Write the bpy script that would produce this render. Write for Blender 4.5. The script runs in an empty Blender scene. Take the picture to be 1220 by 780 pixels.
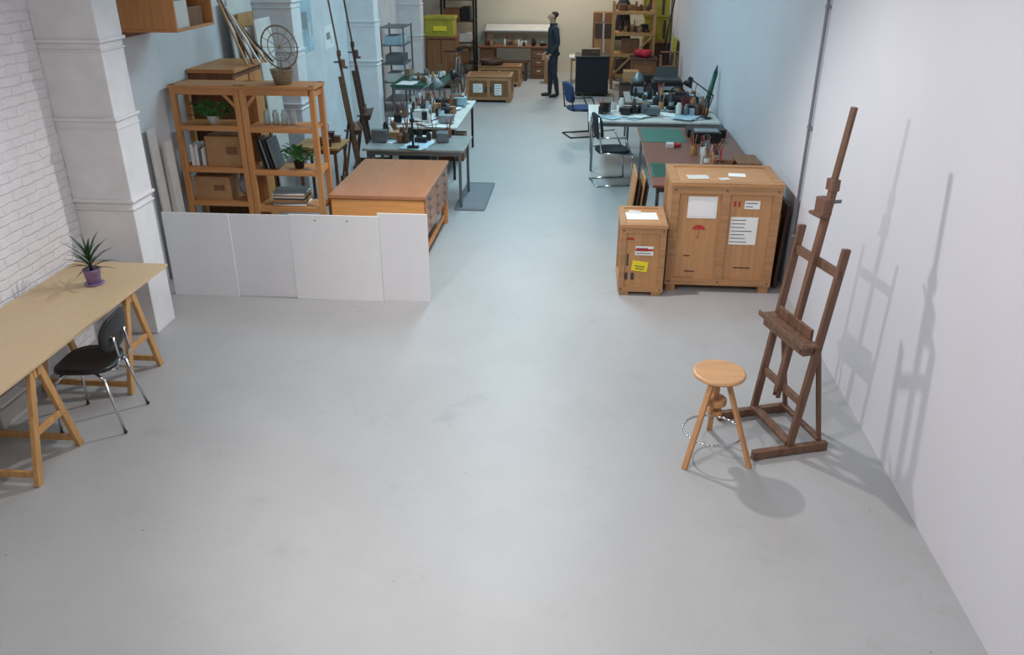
import bpy, bmesh, math, random
from mathutils import Vector, Matrix, Euler
random.seed(7)
scene = bpy.context.scene
scene.view_settings.view_transform = 'Standard'
PI = math.pi

# ------------------------------------------------------------ materials
def lin(c):
    r = []
    for v in c[:3]:
        v = v / 255.0
        r.append(v / 12.92 if v <= 0.04045 else ((v + 0.055) / 1.055) ** 2.4)
    return (r[0], r[1], r[2], 1.0)

def mat(name, col, rough=0.6, metal=0.0, var=0.12, scale=6.0, stretch=(1, 1, 1), bump=0.0, detail=4, trans=0.0, spec=0.5):
    m = bpy.data.materials.new(name)
    m.use_nodes = True
    nt = m.node_tree
    b = nt.nodes['Principled BSDF']
    b.inputs['Roughness'].default_value = rough
    b.inputs['Metallic'].default_value = metal
    b.inputs['Specular IOR Level'].default_value = spec
    if trans:
        b.inputs['Transmission Weight'].default_value = trans
    tc = nt.nodes.new('ShaderNodeTexCoord')
    mp = nt.nodes.new('ShaderNodeMapping')
    mp.inputs['Scale'].default_value = stretch
    nz = nt.nodes.new('ShaderNodeTexNoise')
    nz.inputs['Scale'].default_value = scale
    nz.inputs['Detail'].default_value = detail
    nt.links.new(tc.outputs['Object'], mp.inputs['Vector'])
    nt.links.new(mp.outputs['Vector'], nz.inputs['Vector'])
    cr = nt.nodes.new('ShaderNodeValToRGB')
    c = lin(col)
    cr.color_ramp.elements[0].position = 0.3
    cr.color_ramp.elements[1].position = 0.7
    cr.color_ramp.elements[0].color = (c[0] * (1 - var), c[1] * (1 - var), c[2] * (1 - var * 1.1), 1)
    cr.color_ramp.elements[1].color = (min(1, c[0] * (1 + var * .6)), min(1, c[1] * (1 + var * .6)), min(1, c[2] * (1 + var * .6)), 1)
    nt.links.new(nz.outputs['Fac'], cr.inputs['Fac'])
    nt.links.new(cr.outputs['Color'], b.inputs['Base Color'])
    if bump:
        bp = nt.nodes.new('ShaderNodeBump')
        bp.inputs['Strength'].default_value = bump
        bp.inputs['Distance'].default_value = 0.01
        nt.links.new(nz.outputs['Fac'], bp.inputs['Height'])
        nt.links.new(bp.outputs['Normal'], b.inputs['Normal'])
    return m

def wood(name, col, var=0.3, axis='z', rough=0.5):
    st = {'x': (1, 14, 14), 'y': (14, 1, 14), 'z': (14, 14, 1)}[axis]
    return mat(name, col, rough=rough, var=var, scale=2.2, stretch=st, bump=0.1, detail=6)

M = {}
M['crate'] = wood('crate_plywood', (184, 136, 92), 0.12)
M['crate_b'] = wood('crate_batten', (172, 128, 88), 0.22, 'x')
M['crate2'] = wood('crate_dark_plywood', (136, 92, 58), 0.25)
M['shelfwood'] = wood('orange_pine', (192, 132, 80), 0.2, 'x')
M['shelfpost'] = wood('orange_pine_post', (194, 134, 80), 0.2, 'z')
M['chesttop'] = wood('orange_tan_top', (178, 118, 82), 0.1, 'y', 0.32)
M['chest'] = wood('honey_wood', (222, 154, 88), 0.15, 'x')
M['easel'] = wood('dark_easel_wood', (112, 80, 62), 0.4)
M['stool'] = wood('beech_wood', (204, 156, 112), 0.15, 'x', 0.4)
M['stoolleg'] = wood('beech_leg', (190, 138, 92), 0.18, 'z', 0.4)
M['tabletop'] = mat('mdf_top', (200, 174, 138), 0.55, var=0.05, scale=30)
M['trestle'] = wood('pine_trestle', (194, 146, 92), 0.2)
M['white'] = mat('white_board', (236, 235, 236), 0.5, var=0.02)
M['white2'] = mat('white_board_b', (231, 230, 232), 0.5, var=0.02)
M['offwhite'] = mat('off_white', (204, 202, 198), 0.6, var=0.1)
M['paper'] = mat('paper', (232, 232, 230), 0.7, var=0.03)
M['ink'] = mat('ink', (60, 60, 62), 0.7, var=0.1)
M['black'] = mat('black_plastic', (24, 24, 26), 0.4, var=0.15)
M['blackf'] = mat('black_fabric', (30, 32, 38), 0.9, var=0.25, scale=40)
M['chrome'] = mat('chrome', (200, 202, 206), 0.18, 1.0, var=0.03)
M['steel'] = mat('grey_steel', (118, 124, 128), 0.45, 0.6, var=0.08)
M['greymet'] = mat('grey_paint', (135, 142, 146), 0.5, var=0.08)
M['bluef'] = mat('blue_fabric', (32, 62, 108), 0.85, var=0.15, scale=30)
M['yellow'] = mat('yellow_plastic', (164, 154, 48), 0.5, var=0.15)
M['yellowst'] = mat('yellow_sticker', (232, 212, 40), 0.5, var=0.03)
M['red'] = mat('red', (180, 46, 42), 0.6, var=0.15)
M['pink'] = mat('crimson_cloth', (186, 36, 62), 0.8, var=0.2)
M['green'] = mat('teal_mat', (56, 110, 98), 0.5, var=0.08)
M['dgreen'] = mat('dark_green', (24, 82, 66), 0.5, var=0.15)
M['redtop'] = wood('desk_red_wood', (134, 84, 70), 0.12, 'x', 0.4)
M['card'] = mat('cardboard', (166, 124, 84), 0.8, var=0.12, scale=8)
M['greytop'] = mat('grey_laminate', (150, 154, 154), 0.3, var=0.2, scale=5)
M['leaf'] = mat('leaf_green', (66, 120, 56), 0.45, var=0.4, scale=20)
M['leafd'] = mat('leaf_dark', (50, 80, 48), 0.45, var=0.5, scale=14)
M['purple'] = mat('purple_pot', (128, 104, 142), 0.25, var=0.2, scale=20)
M['soil'] = mat('soil', (60, 44, 34), 0.95, var=0.4, scale=60)
M['wicker'] = mat('wicker', (150, 130, 106), 0.8, var=0.35, scale=60, bump=0.4)
M['bag'] = mat('plastic_bag', (130, 132, 142), 0.3, var=0.35, scale=14, bump=0.5)
M['rug'] = mat('grey_mat', (120, 124, 130), 0.9, var=0.08, scale=40)
M['dark'] = wood('dark_plank', (78, 56, 46), 0.35)
M['brown'] = wood('brown_wood', (124, 80, 52), 0.3)
M['ochre'] = wood('ochre_wood', (178, 132, 84), 0.25)
M['poster'] = mat('blue_sketch', (168, 194, 208), 0.7, var=0.3, scale=5)
M['canvas'] = mat('canvas', (206, 204, 200), 0.8, var=0.12, scale=3)
M['jacket'] = mat('dark_jacket', (36, 46, 54), 0.8, var=0.3, scale=14)
M['jeans'] = mat('dark_jeans', (38, 44, 58), 0.85, var=0.25, scale=20)
M['skin'] = mat('skin', (190, 144, 120), 0.55, var=0.06)
M['hair'] = mat('grey_brown_hair', (58, 48, 42), 0.8, var=0.4, scale=60)
M['shoe'] = mat('shoe_leather', (26, 22, 22), 0.4, var=0.1)
M['pipe'] = mat('conduit', (120, 122, 130), 0.5, var=0.06)
M['glass'] = mat('jar_glass', (180, 195, 195), 0.15, var=0.05)

# ------------------------------------------------------------ builder
class MB:
    def __init__(s, name):
        s.name = name; s.bm = bmesh.new(); s.mats = []
    def mi(s, m):
        if isinstance(m, str): m = M[m]
        if m not in s.mats: s.mats.append(m)
        return s.mats.index(m)
    def _tag(s, verts, m, smooth=False):
        i = s.mi(m)
        for f in {f for v in verts for f in v.link_faces}:
            f.material_index = i
            if smooth and len(f.verts) <= 4: f.smooth = True
    def box(s, c, d, m, rot=(0, 0, 0)):
        mt = Matrix.Translation(c) @ Euler(rot).to_matrix().to_4x4() @ Matrix.Diagonal((d[0], d[1], d[2], 1))
        r = bmesh.ops.create_cube(s.bm, size=1, matrix=mt)
        s._tag(r['verts'], m)
    def b2(s, x0, x1, y0, y1, z0, z1, m):
        s.box(((x0+x1)/2, (y0+y1)/2, (z0+z1)/2), (abs(x1-x0), abs(y1-y0), abs(z1-z0)), m)
    def frame(s, p0, p1, hint=(0, 1, 0)):
        p0 = Vector(p0); p1 = Vector(p1); z = (p1-p0); L = z.length; z.normalize()
        h = Vector(hint)
        x = h - z*h.dot(z)
        if x.length < 1e-4:
            h = Vector((1, 0, 0)); x = h - z*h.dot(z)
        x.normalize(); y = z.cross(x)
        R = Matrix((x, y, z)).transposed().to_4x4()
        return Matrix.Translation((p0+p1)/2) @ R, L
    def bar(s, p0, p1, w, d, m, hint=(0, 1, 0)):
        F, L = s.frame(p0, p1, hint)
        r = bmesh.ops.create_cube(s.bm, size=1, matrix=F @ Matrix.Diagonal((w, d, L, 1)))
        s._tag(r['verts'], m)
    def tube(s, p0, p1, r0, m, r1=None, n=12):
        F, L = s.frame(p0, p1)
        r = bmesh.ops.create_cone(s.bm, cap_ends=True, segments=n, radius1=r0, radius2=r0 if r1 is None else r1, depth=L, matrix=F)
        s._tag(r['verts'], m, True)
    def ball(s, c, r, m, sc=(1, 1, 1), n=12):
        q = bmesh.ops.create_uvsphere(s.bm, u_segments=n, v_segments=max(6, n*2//3), radius=r, matrix=Matrix.Translation(c) @ Matrix.Diagonal((sc[0], sc[1], sc[2], 1)))
        s._tag(q['verts'], m, True)
    def path(s, pts, r, m, n=8):
        for a, b in zip(pts[:-1], pts[1:]): s.tube(a, b, r, m, n=n)
        for p in pts[1:-1]: s.ball(p, r, m, n=8)
    def ring(s, c, R, r, m, normal=(0, 0, 1), n=28, k=6, arc=2*PI, start=0):
        q = Vector(normal).to_track_quat('Z', 'Y').to_matrix()
        pts = [Vector(c) + q @ Vector((R*math.cos(start+arc*i/n), R*math.sin(start+arc*i/n), 0)) for i in range(n+1)]
        for a, b in zip(pts[:-1], pts[1:]): s.tube(a, b, r, m, n=k)
    def lathe(s, prof, c, m, n=24):
        vs = []
        for (r, z) in prof:
            vs.append([s.bm.verts.new((c[0]+r*math.cos(2*PI*i/n), c[1]+r*math.sin(2*PI*i/n), c[2]+z)) for i in range(n)])
        i0 = s.mi(m)
        for a, b in zip(vs[:-1], vs[1:]):
            for i in range(n):
                f = s.bm.faces.new((a[i], a[(i+1) % n], b[(i+1) % n], b[i])); f.material_index = i0; f.smooth = True
        for q in (vs[0][::-1], vs[-1]):
            f = s.bm.faces.new(q); f.material_index = i0
    def slab(s, outline, mt, t, m, bend=0.0, rings=4):
        i0 = s.mi(m); n = len(outline)
        mx = max(abs(p[0]) for p in outline)
        def P(p, k, off):
            u, v = p[0]*k, p[1]*k
            return s.bm.verts.new(mt @ Vector((u, v, off + bend*(u/mx)**2)))
        layers = []
        for off in (t/2, -t/2):
            layers.append([[P(p, (j+1)/rings, off) for p in outline] for j in range(rings)] + [P((0, 0), 0, off)])
        for li, L in enumerate(layers):
            c = L[-1]
            for i in range(n):
                fs = [(c, L[0][i], L[0][(i+1) % n])]
                for j in range(rings-1):
                    fs.append((L[j][i], L[j+1][i], L[j+1][(i+1) % n], L[j][(i+1) % n]))
                for f in fs:
                    if li: f = f[::-1]
                    f = s.bm.faces.new(f); f.material_index = i0; f.smooth = True
        a, b = layers[0][rings-1], layers[1][rings-1]
        for i in range(n):
            f = s.bm.faces.new((a[i], b[i], b[(i+1) % n], a[(i+1) % n])); f.material_index = i0
    def poly(s, pts, m):
        f = s.bm.faces.new([s.bm.verts.new(p) for p in pts]); f.material_index = s.mi(m)
    def leaf(s, base, az, el, L, w, droop, m, n=6):
        d = Vector((math.cos(az), math.sin(az), 0)); side = Vector((-math.sin(az), math.cos(az), 0))
        p = Vector(base); e = el; prev = None; i0 = s.mi(m)
        for i in range(n+1):
            k = i/n
            ww = w*(0.5+1.6*k*(1-k)*2)*(1-k**3)/1.2 + 0.0008
            row = [s.bm.verts.new(p - side*ww/2), s.bm.verts.new(p + Vector((0, 0, -ww*.2))), s.bm.verts.new(p + side*ww/2)]
            if prev:
                for j in (0, 1):
                    f = s.bm.faces.new((prev[j], prev[j+1], row[j+1], row[j])); f.material_index = i0; f.smooth = True
            prev = row
            p = p + (d*math.cos(e) + Vector((0, 0, 1))*math.sin(e))*(L/n)
            e -= droop/n
    def finish(s, bevel=0.0, loc=None, rotz=0.0):
        me = bpy.data.meshes.new(s.name)
        s.bm.normal_update()
        if loc is None:
            xs = [v.co for v in s.bm.verts]
            c = Vector(((min(p.x for p in xs)+max(p.x for p in xs))/2, (min(p.y for p in xs)+max(p.y for p in xs))/2, min(p.z for p in xs)))
            bmesh.ops.translate(s.bm, verts=s.bm.verts, vec=-c)
            loc = c
        s.bm.to_mesh(me); s.bm.free()
        for m in s.mats: me.materials.append(m)
        o = bpy.data.objects.new(s.name, me)
        scene.collection.objects.link(o)
        o.location = loc; o.rotation_euler = (0, 0, rotz)
        if bevel:
            b = o.modifiers.new('bevel', 'BEVEL'); b.width = bevel; b.segments = 2; b.limit_method = 'ANGLE'; b.angle_limit = 0.8
        return o

def superell(a, b, n=28, e=2.8):
    o = []
    for i in range(n):
        t = 2*PI*i/n; c, s_ = math.cos(t), math.sin(t)
        o.append((a*abs(c)**(2/e)*(1 if c >= 0 else -1), b*abs(s_)**(2/e)*(1 if s_ >= 0 else -1)))
    return o

# ------------------------------------------------------------ room
XL, XR, YB, ZC, YF = -4.1, 2.04, 22.2, 4.1, -1.0

def floor_mat():
    m = bpy.data.materials.new('painted_concrete'); m.use_nodes = True
    nt = m.node_tree; b = nt.nodes['Principled BSDF']; L = nt.links.new
    tc = nt.nodes.new('ShaderNodeTexCoord')
    n1 = nt.nodes.new('ShaderNodeTexNoise'); n1.inputs['Scale'].default_value = 0.7; n1.inputs['Detail'].default_value = 8; n1.inputs['Roughness'].default_value = .6
    n2 = nt.nodes.new('ShaderNodeTexNoise'); n2.inputs['Scale'].default_value = 5; n2.inputs['Detail'].default_value = 8
    n3 = nt.nodes.new('ShaderNodeTexVoronoi'); n3.inputs['Scale'].default_value = 3.2
    n4 = nt.nodes.new('ShaderNodeTexNoise'); n4.inputs['Scale'].default_value = 60; n4.inputs['Detail'].default_value = 4
    n5 = nt.nodes.new('ShaderNodeTexNoise'); n5.inputs['Scale'].default_value = 2.2; n5.inputs['Detail'].default_value = 10; n5.inputs['Roughness'].default_value = .75
    for n in (n1, n2, n3, n4, n5): L(tc.outputs['Object'], n.inputs['Vector'])
    def ramp(src, p0, c0, p1, c1):
        r = nt.nodes.new('ShaderNodeValToRGB'); r.color_ramp.elements[0].position = p0; r.color_ramp.elements[1].position = p1
        r.color_ramp.elements[0].color = c0; r.color_ramp.elements[1].color = c1; L(src, r.inputs['Fac']); return r.outputs['Color']
    def mul(a, c):
        mx = nt.nodes.new('ShaderNodeMix'); mx.data_type = 'RGBA'; mx.blend_type = 'MULTIPLY'; mx.inputs['Factor'].default_value = 1
        L(a, mx.inputs['A']); L(c, mx.inputs['B']); return mx.outputs['Result']
    g = lambda v: (v, v, v, 1)
    c = ramp(n1.outputs['Fac'], .3, lin((166, 165, 165)), .7, lin((175, 174, 174)))
    c = mul(c, ramp(n2.outputs['Fac'], .3, g(.965), .62, g(1)))
    c = mul(c, ramp(n3.outputs['Distance'], .016, g(.6), .032, g(1)))
    c = mul(c, ramp(n4.outputs['Fac'], .3, g(.95), .7, g(1)))
    c = mul(c, ramp(n5.outputs['Fac'], .30, g(.88), .42, g(1)))
    L(c, b.inputs['Base Color'])
    b.inputs['Roughness'].default_value = 0.46
    bp = nt.nodes.new('ShaderNodeBump'); bp.inputs['Strength'].default_value = .08; bp.inputs['Distance'].default_value = .01
    L(n2.outputs['Fac'], bp.inputs['Height']); L(bp.outputs['Normal'], b.inputs['Normal'])
    return m

def brick_mat():
    m = bpy.data.materials.new('white_painted_brick'); m.use_nodes = True
    nt = m.node_tree; b = nt.nodes['Principled BSDF']; L = nt.links.new
    tc = nt.nodes.new('ShaderNodeTexCoord')
    sp = nt.nodes.new('ShaderNodeSeparateXYZ'); cb = nt.nodes.new('ShaderNodeCombineXYZ')
    L(tc.outputs['Object'], sp.inputs['Vector'])
    L(sp.outputs['Y'], cb.inputs['X']); L(sp.outputs['Z'], cb.inputs['Y'])
    nz = nt.nodes.new('ShaderNodeTexNoise'); nz.inputs['Scale'].default_value = 9; nz.inputs['Detail'].default_value = 8
    L(tc.outputs['Object'], nz.inputs['Vector'])
    va = nt.nodes.new('ShaderNodeVectorMath'); va.operation = 'MULTIPLY_ADD'
    va.inputs[1].default_value = (.04, .04, .04)
    L(nz.outputs['Color'], va.inputs[0]); L(cb.outputs['Vector'], va.inputs[2])
    br = nt.nodes.new('ShaderNodeTexBrick'); br.inputs['Scale'].default_value = 1
    br.inputs['Brick Width'].default_value = .27; br.inputs['Row Height'].default_value = .07; br.inputs['Mortar Size'].default_value = .008
    br.inputs['Mortar Smooth'].default_value = 1.0
    br.inputs['Color1'].default_value = (1, 1, 1, 1); br.inputs['Color2'].default_value = (.7, .7, .7, 1); br.inputs['Mortar'].default_value = (.35, .35, .35, 1)
    L(va.outputs[0], br.inputs['Vector'])
    mt = nt.nodes.new('ShaderNodeMath'); mt.operation = 'MULTIPLY_ADD'; mt.inputs[1].default_value = 1.6
    L(nz.outputs['Fac'], mt.inputs[0]); L(br.outputs['Color'], mt.inputs[2])
    bp = nt.nodes.new('ShaderNodeBump'); bp.inputs['Strength'].default_value = .7; bp.inputs['Distance'].default_value = .014
    L(mt.outputs[0], bp.inputs['Height']); L(bp.outputs['Normal'], b.inputs['Normal'])
    cr = nt.nodes.new('ShaderNodeValToRGB'); cr.color_ramp.elements[0].color = lin((216, 213, 216)); cr.color_ramp.elements[1].color = lin((236, 234, 237))
    L(nz.outputs['Fac'], cr.inputs['Fac']); L(cr.outputs['Color'], b.inputs['Base Color'])
    b.inputs['Roughness'].default_value = .7
    return m

wallm = mat('wall_paint', (202, 200, 206), 0.75, var=0.03, scale=1.2, bump=0.05)
plast = mat('wall_plaster_old', (210, 213, 218), 0.75, var=0.09, scale=2.5, bump=0.25, detail=8)
pillm = mat('pillar_plaster', (222, 220, 222), 0.7, var=0.07, scale=5, bump=0.7, detail=8)
ceilm = mat('ceiling_paint', (206, 206, 206), 0.8, var=0.02)
backm = mat('back_wall_cream', (214, 204, 184), 0.75, var=0.07, scale=1)
def room(name, x0, x1, y0, y1, z0, z1, m):
    b = MB(name); b.b2(x0, x1, y0, y1, z0, z1, m); return b.finish()
room('floor', XL-.2, XR+.2, YF, YB+.2, -.1, 0, floor_mat())
room('wall_left', XL-.2, XL, YF, 6.3, 0, ZC, brick_mat())
room('wall_left_rear', XL-.2, XL, 6.3, YB, 0, ZC, plast)
room('wall_right', XR, XR+.2, YF, YB, 0, ZC, wallm)
room('wall_back', XL, XR, YB, YB+.2, 0, ZC, backm)
room('ceiling', XL-.2, XR+.2, YF, YB+.2, ZC, ZC+.1, ceilm)
for k, y in enumerate((6.14, 10.5, 14.7, 18.9)):
    b = MB('pillar')
    x1 = -3.6; y1 = y+.34
    zs = [0, 1.19, 1.84, 2.42, 3.1, ZC]
    for i in range(5):
        o = (0, .012, .004, .014, .006)[i]
        b.b2(XL, x1+o-.012, y-o+.012, y1, zs[i], zs[i+1]-.001, pillm)
    for z in zs[1:-1]:
        b.b2(XL, x1+.018, y-.02, y1+.012, z-.012, z+.014, pillm)
        b.b2(XL, x1+.008, y-.010, y1+.008, z-.075, z-.062, pillm)
    b.finish(.008)
b = MB('conduit_pipe'); b.tube((2.015, 7.52, 0.0), (2.015, 7.52, ZC), .014, 'pipe')
for z in (.6, 1.6, 2.6, 3.6): b.box((2.02, 7.52, z), (.035, .06, .02), 'pipe')
b.finish()

# ------------------------------------------------------------ foreground: trestle table
b = MB('trestle_table')
b.b2(-4.05, -3.28, 3.5, 5.92, .728, .75, 'tabletop')
for yc in (4.2, 5.36):
    for dy in (-.02, .02):
        b.b2(-4.02, -3.3, yc+dy-.014, yc+dy+.014, .658, .728, 'trestle')
    for x in (-4.0, -3.32):
        for sgn in (-1, 1):
            b.bar((x, yc+sgn*.035, .72), (x, yc+sgn*.235, .0), .032, .05, 'trestle', (1, 0, 0))
        b.b2(x-.012, x+.012, yc-.13, yc+.13, .3, .345, 'trestle')
    for sgn in (-1, 1):
        b.bar((-4.0, yc+sgn*.215, .07), (-3.32, yc+sgn*.215, .07), .022, .045, 'trestle', (0, 1, 0))
b.finish(.003)
b = MB('white_wall_box'); b.b2(-4.08, -3.94, 4.55, 4.95, .0, .14, 'offwhite'); b.b2(-4.06, -3.96, 4.6, 4.9, .14, .16, 'white'); b.finish(.01)

# chair
b = MB('black_chair')
seat = superell(.21, .2, e=3)
b.slab(seat, Matrix.Translation((0, 0.02, .45)), .022, 'black', bend=.02)
b.slab(superell(.2, .13, e=2.6), Matrix.Translation((0, -.215, .70)) @ Euler((PI/2+.12, 0, 0)).to_matrix().to_4x4(), .014, 'black', bend=-.03)
for sx in (-1, 1):
    b.path([(sx*.15, .14, .43), (sx*.19, .2, .36), (sx*.2, .22, .0)], .010, 'chrome')
    b.path([(sx*.12, -.06, .43), (sx*.17, -.14, .40), (sx*.2, -.22, .0)], .010, 'chrome')
    b.path([(sx*.10, .02, .43), (sx*.09, -.2, .44), (sx*.085, -.235, .52), (sx*.085, -.222, .68)], .009, 'chrome')
    b.ball((sx*.2, .22, .006), .013, 'black'); b.ball((sx*.2, -.22, .006), .013, 'black')
b.tube((-.15, .14, .425), (.15, .14, .425), .010, 'chrome')
b.tube((-.12, -.06, .425), (.12, -.06, .425), .010, 'chrome')
b.finish(0, (-3.32, 4.77, 0.007), PI/2+.1)

# potted dracaena
b = MB('potted_dracaena')
px, py, pz = -3.63, 5.46, .75
b.lathe([(.04, 0), (.046, .005), (.062, .11), (.064, .125), (.058, .125), (.055, .105)], (px, py, pz), 'purple')
b.lathe([(.066, .0), (.072, .012), (.066, .014)], (px, py, pz), 'purple')
b.tube((px, py, pz+.1), (px, py, pz+.17), .012, 'soil')
for i in range(40):
    az = i*2.399; k = i/40
    b.leaf((px, py, pz+.125+.09*k), az, .25+1.15*k, .2+.05*random.random(), .016, .5+.5*random.random(), 'leafd')
b.finish()

# white panels
xs = [-3.86, -3.215, -2.65, -1.81, -1.38]
for i in range(4):
    b = MB('white_panel')
    hh = [.825, .818, .835, .86][i]; off = [.0, .022, .0, .022][i]; ov = .02 if i % 2 else 0
    b.box(((xs[i]+xs[i+1])/2, 7.02+off, hh/2), (xs[i+1]-xs[i]-.006+2*ov, .012, hh), 'white' if i % 2 == 0 else 'white2', (-.01, 0, (0, .008, 0, -.006)[i]))
    if i == 2:
        for q in (-.2, .1): b.box((-2.2+q, 7.01, hh-.05), (.012, .004, .012), 'ink')
    b.finish(.002)

# ------------------------------------------------------------ stool
b = MB('wooden_stool')
cx, cy = .935, 4.70
b.lathe([(.15, .585), (.165, .59), (.17, .60), (.165, .613), (.155, .617)], (cx, cy, 0), 'stool', 40)
b.lathe([(.07, .565), (.075, .57), (.075, .585)], (cx, cy, 0), 'stoolleg')
b.tube((cx, cy, .30), (cx, cy, .585), .018, 'stoolleg')
b.lathe([(.062, .375), (.068, .38), (.068, .415), (.062, .42)], (cx, cy, 0), 'stoolleg')
b.lathe([(.045, .30), (.052, .31), (.045, .335)], (cx, cy, 0), 'stoolleg')
for a in (228, 325, 83):
    a = math.radians(a); c, s_ = math.cos(a), math.sin(a)
    b.bar((cx+.07*c, cy+.07*s_, .56), (cx+.285*c, cy+.285*s_, 0), .036, .024, 'stoolleg', (-s_, c, 0))
b.ring((cx, cy, .17), .19, .008, 'chrome', n=36)
b.finish(.003)

# ------------------------------------------------------------ easel factory
def easel(name, loc, rotz, H=2.22, m='easel', tray=.8):
    b = MB(name)
    for sy in (-1, 1):
        b.b2(-.27, .27, sy*.255-.022, sy*.255+.022, .012, .065, m)
        for x in (-.235, .235): b.b2(x-.035, x+.035, sy*.255-.022, sy*.255+.022, 0, .014, m)
        b.bar((-.0, sy*.245, .06), (.16, sy*.245, 1.43), .03, .05, m)
        b.bar((.235, sy*.215, .06), (.10, sy*.215, .82), .022, .03, m)
    b.b2(-.03, .03, -.24, .24, .065, .095, m)
    b.b2(.2, .24, -.24, .24, .065, .09, m)
    for z, w in ((.38, .055), (1.27, .06)):
        x = .16*(z-.06)/1.37
        b.box((x-.0, 0, z), (.025, .52, w), m)
    lean = (.16/1.37)
    def mx(z): return -.03+lean*z
    for sy in (-1, 1):
        b.bar((mx(.3), sy*.02, .3), (mx(1.75), sy*.02, 1.75), .014, .03, m)
    b.bar((mx(.34)-.01, 0, .34), (mx(H)-.01, 0, H), .045, .022, m)
    x = mx(tray)-.05
    b.box((x, 0, tray), (.12, .56, .018), m)
    b.box((x-.055, 0, tray+.012), (.014, .56, .035), m)
    b.box((x+.01, 0, tray-.04), (.085, .5, .06), m)
    b.box((x-.035, 0, tray-.04), (.01, .46, .05), m)
    b.box((x+.045, 0, tray+.05), (.02, .4, .07), m)
    zc = 1.63
    b.box((mx(zc)-.035, 0, zc), (.06, .1, .1), m)
    b.box((mx(zc)-.065, 0, zc-.05), (.06, .12, .02), m)
    b.tube((mx(zc), 0, zc+.02), (mx(zc)+.08, 0, zc+.02), .012, 'steel')
    b.box((mx(zc+.13)-.01, 0, zc+.13), (.05, .075, .07), m)
    b.tube((mx(tray)+.02, 0, tray-.05), (mx(tray)+.12, 0, tray-.05), .014, 'steel')
    return b.finish(.003, loc, rotz)
easel('artist_easel', (1.38, 4.96, 0), math.radians(18))

# ------------------------------------------------------------ crates
def crate(name, x0, x1, y0, y1, h, mids=1, mp='crate', mb_='crate_b', skid=.07, w=.075, extra=None):
    b = MB(name); t = .018
    b.b2(x0+t, x1-t, y0+t, y1-t, skid, h-t, mp)
    for y, s in ((y0, 1), (y1, -1)):
        ya, yb_ = y, y+s*t
        b.b2(x0, x1, ya, yb_, skid, skid+w, mb_); b.b2(x0, x1, ya, yb_, h-w-t, h-t, mb_)
        for k in range(mids+2):
            xc = x0+w/2+(x1-x0-w)*k/(mids+1)
            b.b2(xc-w/2, xc+w/2, ya, yb_-s*.004, skid+w, h-w-t, mb_)
    for x, s in ((x0, 1), (x1, -1)):
        xa, xb_ = x, x+s*t
        b.b2(xa, xb_, y0+t, y1-t, skid, skid+w, mb_); b.b2(xa, xb_, y0+t, y1-t, h-w-t, h-t, mb_)
        for yc in (y0+t+w/2, y1-t-w/2): b.b2(xa, xb_, yc-w/2, yc+w/2, skid+w, h-w-t, mb_)
    b.b2(x0-.008, x1+.008, y0-.008, y1+.008, h-t, h, mp)
    for y in (y0+w/2-.006, y1-w/2+.006): b.b2(x0-.008, x1+.008, y-w/2, y+w/2, h, h+.014, mb_)
    for k in range(2):
        x = (x0+w/2-.006, x1-w/2+.006)[k]
        b.b2(x-w/2, x+w/2, y0+w, y1-w, h, h+.014, mb_)
    for x in (x0+.06, x1-.06): b.b2(x-.045, x+.045, y0+.01, y1-.01, 0, skid, mb_)
    for k in range(mids+2):
        xc = x0+w/2+(x1-x0-w)*k/(mids+1)
        for z in (skid+w/2, h-t-w/2): b.box((xc, y0-.001, z), (.014, .004, .014), 'ink')
    if extra: extra(b)
    return b.finish(.003)
def lab(b, x0, x1, z0, z1, y, lines=4, m='paper'):
    b.b2(x0, x1, y-.003, y, z0, z1, m)
    for i in range(lines):
        z = z1-(z1-z0)*(i+.8)/(lines+.6); q = x0+(x1-x0)*(.5+.4*random.random())
        b.b2(x0+.01, q, y-.0045, y-.003, z-.004, z+.003, 'ink')
def ex_big(b):
    y = 7.518
    b.b2(1.02, 1.29, y-.003, y, .74, .95, 'paper'); b.b2(1.04, 1.27, y-.0045, y-.003, .76, .93, 'white')
    lab(b, 1.43, 1.68, .49, .76, y, 7)
    lab(b, 1.54, 1.68, .84, .92, y, 2)
    c = Vector((1.14, y-.003, .63)); R = .06
    pts = [c+Vector((R*math.cos(PI*i/12), 0, R*.75*math.sin(PI*i/12))) for i in range(13)]
    b.poly([tuple(p) for p in pts][::-1], 'red')
    b.b2(1.137, 1.143, y-.004, y-.002, .55, .63, 'red'); b.b2(1.117, 1.143, y-.004, y-.002, .55, .557, 'red')
    for x, z in ((1.44, .86), (1.48, .86)): b.b2(x, x+.02, y-.003, y, z, z+.05, 'red')
    for x, z, w_ in ((1.04, .2, .1), (1.5, .25, .16), (1.02, .36, .06)): b.b2(x, x+w_, y-.002, y, z, z+.012, 'dark')
    b.box((1.12, 7.75, 1.073), (.2, .14, .003), 'offwhite', (0, 0, .1)); b.box((1.5, 7.85, 1.073), (.16, .12, .003), 'paper', (0, 0, -.1))
    b.box((1.36, 7.7, 1.073), (.1, .08, .003), 'offwhite', (0, 0, .3))
crate('shipping_crate', .86, 1.87, 7.5, 8.2, 1.07, 1, extra=ex_big)
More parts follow.
